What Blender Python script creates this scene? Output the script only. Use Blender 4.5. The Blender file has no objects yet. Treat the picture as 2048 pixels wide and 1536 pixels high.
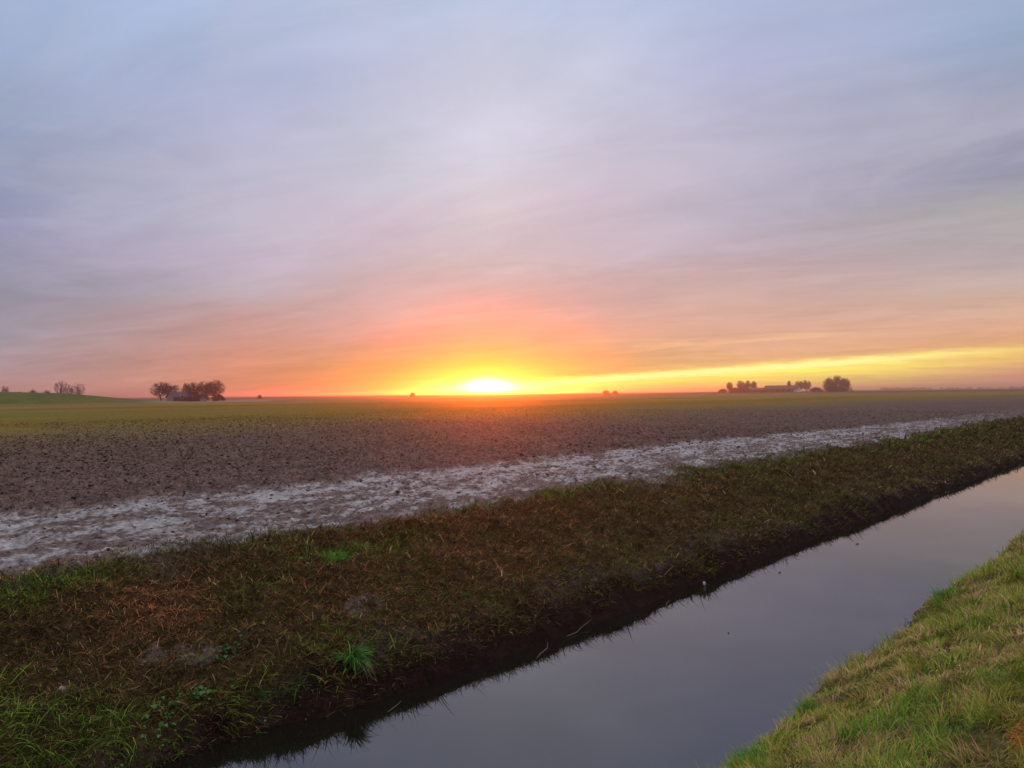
import bpy, math, random
import numpy as np
from mathutils import Matrix, Vector

# ---------------------------------------------------------------- camera, world, sun, exposure
EYE = 2.6                       # metres above the ditch water
sc = bpy.context.scene
cd = bpy.data.cameras.new('camera'); cam = bpy.data.objects.new('camera', cd)
sc.collection.objects.link(cam); sc.camera = cam
cd.sensor_width = 36.0; cd.lens = 36.0 * 1540 / 2048
cd.clip_start = 0.05; cd.clip_end = 20000
R = math.radians
cam.matrix_world = (Matrix.Translation((0, 0, EYE)) @ Matrix.Rotation(R(42.8 - 90), 4, 'Z')
                    @ Matrix.Rotation(R(90.69), 4, 'X') @ Matrix.Rotation(R(-0.6), 4, 'Z'))

SUN_AZ = R(44.6)                # world azimuth of the setting sun (x = along the ditch, y = across it)
SUN_EL = R(0.75)
sun_dir = Vector((math.cos(SUN_AZ) * math.cos(SUN_EL), math.sin(SUN_AZ) * math.cos(SUN_EL), math.sin(SUN_EL)))

sc.view_settings.view_transform = 'Standard'
sc.view_settings.look = 'None'
sc.view_settings.exposure = 0.0
sc.view_settings.gamma = 1.0
sc.cycles.use_denoising = True
sc.cycles.max_bounces = 6
sc.cycles.diffuse_bounces = 2
sc.cycles.glossy_bounces = 3
sc.cycles.transmission_bounces = 2
sc.cycles.volume_bounces = 0
sc.cycles.transparent_max_bounces = 6

def lin(c):
    out = []
    for v in c:
        v = v / 255.0
        out.append(v / 12.92 if v <= 0.04045 else ((v + 0.055) / 1.055) ** 2.4)
    return out

world = bpy.data.worlds.new('World'); sc.world = world
world.use_nodes = True
wt = world.node_tree; wt.nodes.clear()
def N(tree, typ, **kw):
    n = tree.nodes.new(typ)
    for k, v in kw.items(): setattr(n, k, v)
    return n
def math_node(tree, op, a, b=None, c=None, clamp=False):
    n = N(tree, 'ShaderNodeMath', operation=op, use_clamp=clamp)
    for i, v in enumerate((a, b, c)):
        if v is None: continue
        if isinstance(v, (int, float)): n.inputs[i].default_value = v
        else: tree.links.new(v, n.inputs[i])
    return n.outputs[0]
def maprange(tree, v, a, b, c=0.0, d=1.0, kind='SMOOTHSTEP'):
    n = N(tree, 'ShaderNodeMapRange', interpolation_type=kind)
    tree.links.new(v, n.inputs['Value'])
    for k, x in (('From Min', a), ('From Max', b), ('To Min', c), ('To Max', d)): n.inputs[k].default_value = x
    return n.outputs['Result']
def mixcol(tree, f, a, b, mode='MIX'):
    n = N(tree, 'ShaderNodeMix', data_type='RGBA', blend_type=mode)
    for s, v in ((0, f), (6, a), (7, b)):
        if isinstance(v, (int, float)): n.inputs[s].default_value = v
        elif isinstance(v, (tuple, list)): n.inputs[s].default_value = (*v[:3], 1)
        else: tree.links.new(v, n.inputs[s])
    return n.outputs[2]
def vscale(tree, col, s):
    n = N(tree, 'ShaderNodeVectorMath', operation='SCALE')
    if isinstance(col, (tuple, list)): n.inputs[0].default_value = col[:3]
    else: tree.links.new(col, n.inputs[0])
    if isinstance(s, (int, float)): n.inputs['Scale'].default_value = s
    else: tree.links.new(s, n.inputs['Scale'])
    return n.outputs[0]
def vadd(tree, a, b):
    n = N(tree, 'ShaderNodeVectorMath', operation='ADD')
    tree.links.new(a, n.inputs[0]); tree.links.new(b, n.inputs[1]); return n.outputs[0]

def under_haze(az, el, c):
    """sky radiance behind the haze: the measured colour less the sunlight the haze itself scatters"""
    th = math.radians(math.hypot(az, el - .75)); g = .90
    ph = (1 - g * g) / (4 * math.pi * (1 + g * g - 2 * g * math.cos(th)) ** 1.5)
    path = min(12 / math.sin(math.radians(max(el, .2))), 2000)
    red = ph * (1 - math.exp(-.0005 * path)) * 1.3
    return [max(.32 * c[0], c[0] - red), max(.6 * c[1], c[1] - red * .10), c[2]]
def build_sky():
    t = wt; L = t.links
    tc = N(t, 'ShaderNodeTexCoord')
    rot = N(t, 'ShaderNodeVectorRotate', rotation_type='Z_AXIS'); rot.inputs['Angle'].default_value = -SUN_AZ
    L.new(tc.outputs['Generated'], rot.inputs['Vector'])
    sep = N(t, 'ShaderNodeSeparateXYZ'); L.new(rot.outputs[0], sep.inputs[0])
    x, y, z = sep.outputs
    el = math_node(t, 'MULTIPLY', math_node(t, 'ARCSINE', z), 57.2958)
    az = math_node(t, 'MULTIPLY', math_node(t, 'ARCTAN2', y, x), -57.2958)      # + = right of the sun
    # cloud-sheet coordinates: the overcast is a layer seen in perspective
    zz = math_node(t, 'ADD', math_node(t, 'MAXIMUM', z, 0.0), 0.09)
    cx = math_node(t, 'DIVIDE', x, zz); cy = math_node(t, 'DIVIDE', y, zz)
    comb = N(t, 'ShaderNodeCombineXYZ'); L.new(cx, comb.inputs[0]); L.new(cy, comb.inputs[1])
    def cloud(scale, sx, sy, rz, detail, seed, rough=0.55, dist=0.4):
        mp = N(t, 'ShaderNodeMapping'); mp.inputs['Rotation'].default_value = (0, 0, R(rz))
        mp.vector_type = 'TEXTURE'; mp.inputs['Scale'].default_value = (sx, sy, 1); mp.inputs['Location'].default_value = (seed, seed * 0.7, 0)
        L.new(comb.outputs[0], mp.inputs[0])
        nz = N(t, 'ShaderNodeTexNoise'); nz.inputs['Scale'].default_value = scale
        nz.inputs['Detail'].default_value = detail; nz.inputs['Roughness'].default_value = rough
        nz.inputs['Distortion'].default_value = dist
        L.new(mp.outputs[0], nz.inputs['Vector']); return nz.outputs['Fac']
    c1 = cloud(0.75, 2.6, 1.0, 54, 5, 3.1)
    c3 = cloud(1.1, 1.2, 1.0, 20, 6, 12.4, 0.66, 0.6)
    c2 = cloud(1.9, 2.4, 1.0, 62, 7, 7.7, 0.62, 1.0)
    # wobble the elevation so that the bands are not ruled lines
    wob = math_node(t, 'MULTIPLY', math_node(t, 'SUBTRACT', c1, 0.5), 5.5)
    wob = math_node(t, 'MULTIPLY', wob, maprange(t, el, 1.5, 12.0))
    elw = math_node(t, 'ADD', el, wob)
    fac = math_node(t, 'DIVIDE', elw, 30.0, clamp=True)
    cols = [
     (-32, [(0,(208,146,138)),(.8,(200,150,145)),(1.8,(178,150,155)),(4,(158,150,163)),(6.5,(142,140,157)),(9,(150,148,172)),(11,(150,150,182)),(14,(145,155,186)),(17.5,(150,163,192)),(22,(157,174,207)),(27,(162,182,216))]),
     (-17.5,[(0,(238,140,98)),(.8,(236,148,108)),(2,(222,146,118)),(4,(202,148,138)),(5.5,(194,154,154)),(7.5,(182,168,178)),(9.5,(190,176,196)),(12,(188,184,202)),(16,(188,186,210)),(19.5,(184,186,217)),(22,(172,182,213)),(27,(172,190,223))]),
     (-8,  [(0,(246,170,60)),(1,(248,172,80)),(2.4,(242,158,106)),(4,(228,156,138)),(6.5,(214,170,170)),(9.5,(202,184,194)),(13,(206,190,208)),(15,(197,195,211)),(18,(200,200,217)),(23,(187,193,224)),(27,(184,198,228))]),
     (0,   [(0,(250,205,60)),(1.4,(250,200,70)),(2.6,(246,184,92)),(4,(240,164,126)),(6.5,(224,172,166)),(10,(214,196,202)),(14,(221,208,216)),(17,(217,213,229)),(21,(208,208,227)),(24,(202,205,226)),(27,(196,209,237))]),
     (8,   [(0,(238,160,66)),(.8,(244,176,78)),(1.8,(238,178,108)),(3,(238,170,124)),(4.5,(230,166,144)),(6.5,(214,172,172)),(10,(200,181,191)),(14,(206,188,203)),(17.5,(204,199,216)),(23,(202,205,226)),(27,(190,199,229))]),
     (18.5,[(0,(240,178,108)),(.8,(244,188,108)),(1.8,(238,182,120)),(3,(234,178,146)),(4.5,(222,172,154)),(6.5,(214,177,172)),(9.5,(187,168,180)),(13,(185,178,197)),(17.5,(186,182,203)),(22,(181,183,216)),(27,(179,193,223))]),
     (35,  [(0,(215,146,132)),(.8,(222,152,130)),(1.8,(236,170,122)),(2.8,(232,172,126)),(4,(222,172,146)),(6.3,(200,174,164)),(8.5,(184,168,172)),(11,(172,170,171)),(13.5,(154,152,175)),(17,(160,162,186)),(21,(160,178,208)),(27,(166,179,211))]),
    ]
    prev = None
    for a, stops in cols:
        cr = N(t, 'ShaderNodeValToRGB'); r = cr.color_ramp; r.interpolation = 'B_SPLINE' if False else 'EASE'
        r.interpolation = 'LINEAR'
        while len(r.elements) < len(stops): r.elements.new(0.5)
        for e, (p, c) in zip(r.elements, stops):
            e.position = p / 30.0
        for e, (p, c) in zip(r.elements, stops):
            e.color = (*under_haze(a, p, lin(c)), 1)
        L.new(fac, cr.inputs[0])
        if prev is None: prev, pa = cr.outputs[0], a
        else:
            prev = mixcol(t, maprange(t, az, pa, a, kind='LINEAR'), prev, cr.outputs[0]); pa = a
    col = prev
    # cloud density variation
    dens = math_node(t, 'ADD', math_node(t, 'MULTIPLY', math_node(t, 'SUBTRACT', c2, 0.5), 0.44), 1.0)
    dens = math_node(t, 'ADD', dens, math_node(t, 'MULTIPLY', math_node(t, 'SUBTRACT', c1, 0.5), 0.42))
    dens = math_node(t, 'ADD', dens, math_node(t, 'MULTIPLY', math_node(t, 'SUBTRACT', c3, 0.5), 0.30))
    grey = mixcol(t, maprange(t, c3, 0.42, 0.62, 0.0, 0.30), col, tuple(lin((188, 182, 196))))
    col = mixcol(t, maprange(t, el, 6.0, 14.0), col, grey)
    col = vscale(t, col, dens)
    # the gap under the cloud deck where clear yellow sky shows: starts at the sun, climbs to the right
    fine = cloud(4.0, 1.0, 1.0, 0, 4, 1.3)
    azr = math_node(t, 'MAXIMUM', az, 0.0)
    centre = math_node(t, 'ADD', math_node(t, 'MULTIPLY', azr, 0.055), 0.50)
    centre = math_node(t, 'ADD', centre, math_node(t, 'MULTIPLY', math_node(t, 'SUBTRACT', fine, 0.5), 0.45))
    dd = math_node(t, 'SUBTRACT', el, centre)
    up = math_node(t, 'MAXIMUM', dd, 0.0); dn = math_node(t, 'MINIMUM', dd, 0.0)
    def gauss(v, s):
        q = math_node(t, 'DIVIDE', v, s); q = math_node(t, 'MULTIPLY', q, q)
        return math_node(t, 'EXPONENT', math_node(t, 'MULTIPLY', q, -1.0))
    gap = math_node(t, 'MULTIPLY', gauss(up, 0.30), gauss(dn, 1.25))
    gap = math_node(t, 'MULTIPLY', gap, maprange(t, az, -1.0, 3.0))
    gap = math_node(t, 'MULTIPLY', gap, maprange(t, az, 22, 40, 1.0, 0.15))
    gap = math_node(t, 'MULTIPLY', gap, maprange(t, c2, 0.38, 0.56, 0.72, 1.0))
    col = mixcol(t, gap, col, tuple(1.25 * v for v in lin((254, 240, 100))))
    core = math_node(t, 'MULTIPLY', gauss(dd, 0.24), maprange(t, az, 24, 36, 1.0, 0.1))
    core = math_node(t, 'MULTIPLY', core, maprange(t, az, 2.0, 7.0))
    col = mixcol(t, math_node(t, 'MULTIPLY', core, 0.85), col, tuple(1.2 * v for v in lin((255, 248, 165))))
    # a second, fainter break above it
    c2nd = math_node(t, 'ADD', math_node(t, 'MULTIPLY', azr, 0.060), 2.55)
    c2nd = math_node(t, 'ADD', c2nd, math_node(t, 'MULTIPLY', math_node(t, 'SUBTRACT', fine, 0.5), 0.7))
    g2 = gauss(math_node(t, 'SUBTRACT', el, c2nd), 0.28)
    g2 = math_node(t, 'MULTIPLY', g2, math_node(t, 'MULTIPLY', maprange(t, az, 5, 14), maprange(t, az, 24, 34, 1.0, 0.0)))
    g2 = math_node(t, 'MULTIPLY', g2, maprange(t, c2, 0.4, 0.6, 0.05, 0.38))
    col = mixcol(t, g2, col, tuple(lin((252, 205, 150))))
    # sun aureole: anisotropic lobes of bright sky round the sun
    def lobe(sx, sy, colour, k, e0=0.3):
        a = math_node(t, 'DIVIDE', az, sx); b = math_node(t, 'DIVIDE', math_node(t, 'SUBTRACT', el, e0), sy)
        q = math_node(t, 'ADD', math_node(t, 'MULTIPLY', a, a), math_node(t, 'MULTIPLY', b, b))
        g = math_node(t, 'EXPONENT', math_node(t, 'MULTIPLY', math_node(t, 'POWER', q, 0.95), -1.0))
        return vscale(t, tuple(colour), math_node(t, 'MULTIPLY', g, k))
    glow = lobe(6.0, 1.5, (0.6, 0.62, 0.0), 0.60)
    glow = vadd(t, glow, lobe(3.2, 0.66, (1.0, 0.95, 0.85), 2.2, 0.0))
    glow = vadd(t, glow, lobe(1.2, 0.62, (1.0, 0.95, 0.9), 6.0, 0.15))
    col = vadd(t, col, glow)
    # overhead, out of the picture, the deck is brighter (as every overcast is)
    col = mixcol(t, maprange(t, el, 34.0, 60.0), col, tuple(lin((206, 198, 194))))
    col = vscale(t, col, maprange(t, el, 30.0, 75.0, 1.0, 2.3))
    col = vscale(t, col, maprange(t, el, -2.0, -0.2, 0.35, 1.0))
    sky = N(t, 'ShaderNodeTexSky', sky_type='NISHITA', sun_disc=False)
    sky.sun_elevation = SUN_EL; sky.sun_rotation = math.pi / 2 - SUN_AZ
    sky.air_density = 1.0; sky.dust_density = 2.0
    b1 = N(t, 'ShaderNodeBackground'); b1.inputs['Strength'].default_value = 0.012
    L.new(sky.outputs[0], b1.inputs['Color'])
    b2 = N(t, 'ShaderNodeBackground'); b2.inputs['Strength'].default_value = 0.97
    L.new(col, b2.inputs['Color'])
    ad = N(t, 'ShaderNodeAddShader'); L.new(b1.outputs[0], ad.inputs[0]); L.new(b2.outputs[0], ad.inputs[1])
    out = N(t, 'ShaderNodeOutputWorld'); L.new(ad.outputs[0], out.inputs['Surface'])
build_sky()

sd = bpy.data.lights.new('sun', 'SUN'); sd.energy = 2.3; sd.angle = R(0.5); sd.color = (1.0, 0.12, 0.006)
sun = bpy.data.objects.new('sun', sd); sc.collection.objects.link(sun)
sun.rotation_euler = sun_dir.to_track_quat('Z', 'Y').to_euler()

# ---------------------------------------------------------------- helpers
def tag(o, label=None, cat=None, group=None, kind=None):
    if label: o['label'] = label
    if cat: o['category'] = cat
    if group: o['group'] = group
    if kind: o['kind'] = kind
    return o
def empty(name, loc, rz=0.0):
    o = bpy.data.objects.new(name, None); o.empty_display_size = 0.1
    sc.collection.objects.link(o); o.location = loc; o.rotation_euler = (0, 0, rz); return o
def mesh_obj(name, verts, faces, material, parent=None, cols=None, smooth=False, attrs=None):
    """verts (n,3) array, faces list of equal-length tuples or array, cols (n,3) pigment per vertex"""
    me = bpy.data.meshes.new(name)
    v = np.asarray(verts, np.float32); f = np.asarray(faces, np.int32)
    k = f.shape[1]
    me.vertices.add(len(v)); me.vertices.foreach_set('co', v.ravel())
    me.loops.add(f.size); me.loops.foreach_set('vertex_index', f.ravel())
    me.polygons.add(len(f)); me.polygons.foreach_set('loop_start', np.arange(0, f.size, k, dtype=np.int32))
    me.polygons.foreach_set('loop_total', np.full(len(f), k, np.int32))
    if smooth: me.polygons.foreach_set('use_smooth', np.ones(len(f), bool))
    me.update(calc_edges=True)
    if cols is not None:
        ca = me.color_attributes.new('Col', 'FLOAT_COLOR', 'POINT')
        c4 = np.ones((len(v), 4), np.float32); c4[:, :3] = cols
        ca.data.foreach_set('color', c4.ravel())
    for nm, arr in (attrs or {}).items():
        at = me.attributes.new(nm, 'FLOAT', 'POINT'); at.data.foreach_set('value', np.asarray(arr, np.float32))
    me.materials.append(material)
    o = bpy.data.objects.new(name, me); sc.collection.objects.link(o)
    if parent: o.parent = parent
    return o

rng = np.random.default_rng(11)
_tab = rng.random((256, 256)).astype(np.float32)
def vnoise(x, y):
    xi = np.floor(x).astype(np.int64); yi = np.floor(y).astype(np.int64)
    fx = x - xi; fy = y - yi
    fx = fx * fx * (3 - 2 * fx); fy = fy * fy * (3 - 2 * fy)
    a = _tab[xi & 255, yi & 255]; b = _tab[(xi + 1) & 255, yi & 255]
    c = _tab[xi & 255, (yi + 1) & 255]; d = _tab[(xi + 1) & 255, (yi + 1) & 255]
    return (a * (1 - fx) + b * fx) * (1 - fy) + (c * (1 - fx) + d * fx) * fy
def fbm(x, y, octv=4, gain=0.5, seed=0.0):
    s = 0.0; a = 1.0; t = 0.0; ca, sa = 0.8, 0.6
    x = x + seed * 17.3; y = y + seed * 9.1
    for i in range(octv):
        s = s + a * vnoise(x, y); t += a; a *= gain
        x, y = (x * ca - y * sa) * 2.03 + 5.2, (x * sa + y * ca) * 2.03 + 1.7
    return s / t
def sstep(a, b, x):
    t = np.clip((x - a) / (b - a), 0, 1); return t * t * (3 - 2 * t)

# ---------------------------------------------------------------- terrain height
PD = [-60, 0.2, 0.8, 1.5, 2.25, 2.62, 3.0, 3.5, 4.7, 5.05, 5.27, 5.42, 5.62, 6.2, 7.1, 7.8, 8.35, 9.0, 12.5, 40]
PH = [1.1, 1.02, .93, .60, .20, 0.0, -.35, -.6, -.6, -.3, 0.0, .17, .30, .47, .76, .93, 1.0, .99, 1.0, 1.02]
def height(u, d):
    w = sstep(0.0, 1.0, (d - 1.2) / 1.2) * (1 - sstep(7.5, 8.6, d))        # meander acts on both water edges
    near = (fbm(u * 0.9, d * 0 + 3, 3) - .5) * 0.30 + (fbm(u * 4.0, d * 0 + 8, 2) - .5) * 0.10
    far = (fbm(u * 0.35, d * 0 + 1, 3) - .5) * 0.26 + (fbm(u * 2.6, d * 0 + 5, 3) - .5) * 0.14
    far = far + .30 * (1 - sstep(2.2, 5.0, u))
    m = np.where(d < 4, near, far) * w
    h = np.interp(d - m, PD, PH)
    r = np.hypot(u, d)
    fade = np.clip(1.4 - r / 90, 0.0, 1)
    # banks: tussocks and slumps
    bank = sstep(5.3, 5.9, d) * (1 - sstep(8.0, 8.8, d))
    lip = sstep(5.2, 5.4, d) * (1 - sstep(5.7, 6.2, d))
    h = h + bank * ((fbm(u * 1.3, d * 1.3, 4, .5, 2) - .5) * 0.26 + (fbm(u * 5, d * 5, 4, .65, 4) - .5) * 0.17)
    h = h + lip * ((fbm(u * 3.1, d * 3.1, 4, .6, 9) - .5) * 0.16)
    nb = 1 - sstep(2.3, 2.7, d)
    h = h + nb * ((fbm(u * 1.1, d * 1.1, 3, .5, 6) - .5) * 0.12 + (fbm(u * 6, d * 6, 3, .6, 7) - .5) * 0.05)
    # wheel-worn wet strip along the field edge
    st = strip_mask(u, d)
    h = h + st * ((fbm(u * 0.8, d * 2.2, 4, .55, 12) - .5) * 0.10 + (fbm(u * 5, d * 7, 4, .7, 13) - .5) * 0.13) - st * 0.02
    # clods of the tilled field
    fl = sstep(8.3, 8.9, d) * (1 - st) * fade
    n = fbm(u * 4.2, d * 4.2, 4, .62, 21); n2 = fbm(u * 11, d * 11, 3, .6, 22)
    clod = np.clip(n - .47, 0, 1) * .34 + np.abs(n2 - .5) * .09
    rows = (0.5 + 0.5 * np.sin((d + 0.15 * (fbm(u * .5, d * .1, 2) - .5)) * 2 * np.pi / 0.75)) * 0.018
    h = h + fl * (clod + rows)
    h = h + np.where(d > 20, (fbm(u * .03, d * .03, 3, .5, 31) - .5) * 0.35 * np.clip((d - 20) / 60, 0, 1), 0)
    # the green dyke that rises beyond the field on the left
    az = np.degrees(np.arctan2(d, u))
    dyke = sstep(230, 262, r) * (1 - sstep(285, 330, r)) * sstep(65.5, 73.5, az) * (1.9 + 0.13 * np.clip(az - 70, 0, 20))
    h = h + dyke * 1.22 * (.9 + .2 * fbm(u * .05, d * .05, 4, .55, 55))
    return h
def strip_mask(u, d):
    e = (fbm(u * 0.5, d * 0.0 + 2, 4, .6, 15) - .5); d = d + (fbm(u * 1.6, d * 2.4, 4, .65, 18) - .5) * 1.3
    lo = 8.20 + e * 1.1; hi = 12.35 + (fbm(u * 0.4, d * 0 + 6, 4, .6, 16) - .5) * 1.4 - 1.0 * sstep(10, 45, u)
    lo = lo + sstep(60, 100, u) * .8
    m = sstep(-.30, .15, d - lo) * (1 - sstep(-.2, .25, d - hi))
    return m * (1 - 0.9 * sstep(30, 72, u))

def mixc(a, b, f):
    return a * (1 - f[..., None]) + np.asarray(b, np.float32) * f[..., None]
def ground_colour(u, d):
    """pigment of the soil and turf (albedo) and wetness"""
    r = np.hypot(u, d)
    sh = u.shape
    soil = np.array([.118, .080, .071], np.float32); c = np.ones(sh + (3,), np.float32) * soil
    v = fbm(u * 1.7, d * 1.7, 4, .6, 40)
    c = c * (0.70 + 0.6 * v[..., None])
    # sprouted crop further out on the field
    g = sstep(15, 52, d + 14 * (fbm(u * .06, d * .06, 3, .5, 41) - .5) + 0.05 * u * 0)
    c = mixc(c, (.185, .135, .012), g * 0.9)
    c = mixc(c, (.13, .16, .02), g * sstep(.5, .7, fbm(u * .04, d * .02, 3, .5, 42)) * .5)
    # far fields in different tones
    azf = np.degrees(np.arctan2(d, u))
    c = c * (1 + (1.0 * (fbm(u * .012 + 3, d * .05, 4, .6, 51) - .5) * sstep(20, 60, d))[..., None])
    c = mixc(c, (.20, .125, .085), sstep(190, 235, r) * (1 - sstep(330, 420, r)) * .6)
    c = mixc(c, (.085, .055, .035), sstep(380, 520, r) * .8)
    c = mixc(c, (.26, .20, .17), sstep(225, 240, r) * (1 - sstep(300, 330, r)) * sstep(59.5, 61, azf) * (1 - sstep(68, 69.5, azf)) * .8)
    az = np.degrees(np.arctan2(d, u))
    dyc = (sstep(.35, .65, fbm(u * .12, d * .12, 4, .6, 53))[..., None] * np.array([.045, .02, .006]) + np.array([.060, .092, .010])).astype(np.float32)
    c = mixc(c, dyc, sstep(225, 240, r) * (1 - sstep(300, 330, r)) * sstep(66, 70, az))
    # banks
    bank = sstep(5.45, 5.8, d) * (1 - sstep(7.75, 8.4, d + (fbm(u * .9, d * .9, 3, .5, 44) - .5) * 1.2))
    c = mixc(c, (.055, .034, .015), bank)
    mud = sstep(4.6, 5.0, d) * (1 - sstep(5.45, 5.9, d + (fbm(u * 2, d * 2, 3, .5, 45) - .5) * .6))
    c = mixc(c, (.019, .010, .008), mud)
    nb = 1 - sstep(2.5, 2.8, d); c = mixc(c, (.085, .075, .030), nb)
    bed = sstep(2.5, 2.8, d) * (1 - sstep(4.6, 5.0, d)); c = mixc(c, (.03, .022, .016), bed)
    st = strip_mask(u, d)
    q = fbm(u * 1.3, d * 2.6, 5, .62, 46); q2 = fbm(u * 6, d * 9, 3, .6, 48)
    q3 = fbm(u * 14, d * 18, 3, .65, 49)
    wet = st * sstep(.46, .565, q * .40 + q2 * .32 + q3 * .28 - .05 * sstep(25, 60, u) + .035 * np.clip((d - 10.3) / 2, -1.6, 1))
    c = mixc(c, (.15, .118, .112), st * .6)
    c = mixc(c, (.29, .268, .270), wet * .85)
    # slumped grey earth on the bank
    for (a, b, ra, rb) in ((2.73, 6.47, .16, .10), (2.95, 6.33, .14, .10), (1.96, 6.49, .07, .06), (4.6, 6.3, .25, .12), (4.5, 5.75, .35, .16), (7.3, 5.75, .5, .16), (10.5, 5.8, .9, .2)):
        k = np.exp(-(((u - a) / ra) ** 2 + ((d - b) / rb) ** 2)) * sstep(.35, .6, fbm(u * 9, d * 9, 3, .6, 47))
        c = mixc(c, (.16, .115, .11) if b > 6 else (.058, .038, .036), sstep(.12, .3, k) * .9)
    return c, wet, bank

# ---------------------------------------------------------------- materials
def new_mat(name):
    m = bpy.data.materials.new(name); m.use_nodes = True
    t = m.node_tree; b = t.nodes['Principled BSDF']; return m, t, b
def ground_material(name, bump=0.5, bscale=26.0):
    m, t, b = new_mat(name); L = t.links
    a = N(t, 'ShaderNodeAttribute', attribute_name='Col')
    w = N(t, 'ShaderNodeAttribute', attribute_name='wet')
    tc = N(t, 'ShaderNodeTexCoord')
    n1 = N(t, 'ShaderNodeTexNoise'); n1.inputs['Scale'].default_value = bscale; n1.inputs['Detail'].default_value = 6; n1.inputs['Roughness'].default_value = .65
    L.new(tc.outputs['Object'], n1.inputs['Vector'])
    n2 = N(t, 'ShaderNodeTexNoise'); n2.inputs['Scale'].default_value = 6.5; n2.inputs['Detail'].default_value = 6; n2.inputs['Roughness'].default_value = .7
    L.new(tc.outputs['Object'], n2.inputs['Vector'])
    s = math_node(t, 'MULTIPLY', maprange(t, n1.outputs['Fac'], .35, .65, .55, 1.4, 'LINEAR'), maprange(t, n2.outputs['Fac'], .38, .62, .6, 1.3, 'LINEAR'))
    L.new(vscale(t, a.outputs['Color'], s), b.inputs['Base Color'])
    L.new(maprange(t, w.outputs['Fac'], 0, 1, .92, .42, 'LINEAR'), b.inputs['Roughness'])
    L.new(maprange(t, w.outputs['Fac'], 0, 1, .06, .5, 'LINEAR'), b.inputs['Specular IOR Level'])
    bp = N(t, 'ShaderNodeBump'); bp.inputs['Strength'].default_value = bump; bp.inputs['Distance'].default_value = .03
    L.new(n1.outputs['Fac'], bp.inputs['Height']); L.new(bp.outputs[0], b.inputs['Normal'])
    return m
def leaf_material(name, rough=.7, transl=.25):
    m, t, b = new_mat(name); L = t.links
    a = N(t, 'ShaderNodeAttribute', attribute_name='Col')
    L.new(a.outputs['Color'], b.inputs['Base Color']); b.inputs['Roughness'].default_value = rough
    b.inputs['Specular IOR Level'].default_value = .05 if rough > .9 else .15
    if transl:
        tr = N(t, 'ShaderNodeBsdfTranslucent'); L.new(a.outputs['Color'], tr.inputs['Color'])
        mx = N(t, 'ShaderNodeMixShader'); mx.inputs[0].default_value = transl
        L.new(b.outputs[0], mx.inputs[1]); L.new(tr.outputs[0], mx.inputs[2])
        L.new(mx.outputs[0], t.nodes['Material Output'].inputs['Surface'])
    return m
def solid_material(name, col, rough=.8, var=.25, scale=3.0):
    m, t, b = new_mat(name); L = t.links
    tc = N(t, 'ShaderNodeTexCoord'); n = N(t, 'ShaderNodeTexNoise'); n.inputs['Scale'].default_value = scale; n.inputs['Detail'].default_value = 5
    L.new(tc.outputs['Object'], n.inputs['Vector'])
    L.new(vscale(t, tuple(col), maprange(t, n.outputs['Fac'], .3, .7, 1 - var, 1 + var, 'LINEAR')), b.inputs['Base Color'])
    b.inputs['Roughness'].default_value = rough; b.inputs['Specular IOR Level'].default_value = .3
    return m
M_field = ground_material('tilled_soil'); M_strip = ground_material('wet_mud', .7, 18.0)
M_bank = ground_material('bank_earth', .8, 30.0); M_turf = ground_material('turf_earth', .8, 30.0)
M_grass = leaf_material('grass_blades'); M_dead = leaf_material('dead_grass_blades', .95, .1)
M_leaf = leaf_material('weed_leaves', .5, .3)
M_bark = solid_material('bark', (.055, .040, .032)); M_twig = solid_material('twigs', (.085, .040, .034))
M_roof = solid_material('slate_roof', (.045, .042, .062), .7, .2, 1.0); M_roof2 = solid_material('tile_roof', (.085, .045, .035), .7, .2, 1.0)
M_wall = solid_material('pale_render', (.24, .20, .20), .85, .1, .8); M_brick = solid_material('brick_wall', (.11, .06, .05), .85, .2, 1.0)
M_white = solid_material('white_board', (.62, .58, .6), .7, .05); M_glass = solid_material('window_pane', (.02, .02, .025), .15, .1)
M_stone = solid_material('grey_stone', (.30, .27, .28), .85, .3, 30.0); M_wood = solid_material('weathered_wood', (.10, .08, .065), .85, .35, 20.0)
M_pale = solid_material('bleached_end', (.50, .45, .45), .8, .1)

def water_material():
    m, t, b = new_mat('ditch_water'); L = t.links
    t.nodes.remove(b)
    df = N(t, 'ShaderNodeBsdfDiffuse'); df.inputs['Color'].default_value = (.009, .008, .006, 1)
    gl = N(t, 'ShaderNodeBsdfGlossy'); gl.inputs['Roughness'].default_value = .025; gl.inputs['Color'].default_value = (.96, .96, .96, 1)
    tc = N(t, 'ShaderNodeTexCoord'); mp = N(t, 'ShaderNodeMapping'); mp.inputs['Scale'].default_value = (.5, 1.2, 1)
    n = N(t, 'ShaderNodeTexNoise'); n.inputs['Scale'].default_value = 1.6; n.inputs['Detail'].default_value = 3
    L.new(tc.outputs['Object'], mp.inputs[0]); L.new(mp.outputs[0], n.inputs['Vector'])
    bp = N(t, 'ShaderNodeBump'); bp.inputs['Strength'].default_value = .035; bp.inputs['Distance'].default_value = .05
    L.new(n.outputs['Fac'], bp.inputs['Height']); L.new(bp.outputs[0], gl.inputs['Normal'])
    fr = N(t, 'ShaderNodeFresnel'); fr.inputs['IOR'].default_value = 1.84; L.new(bp.outputs[0], fr.inputs['Normal'])
    mx = N(t, 'ShaderNodeMixShader'); L.new(fr.outputs[0], mx.inputs[0])
    L.new(df.outputs[0], mx.inputs[1]); L.new(gl.outputs[0], mx.inputs[2])
    L.new(mx.outputs[0], t.nodes['Material Output'].inputs['Surface'])
    return m

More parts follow.
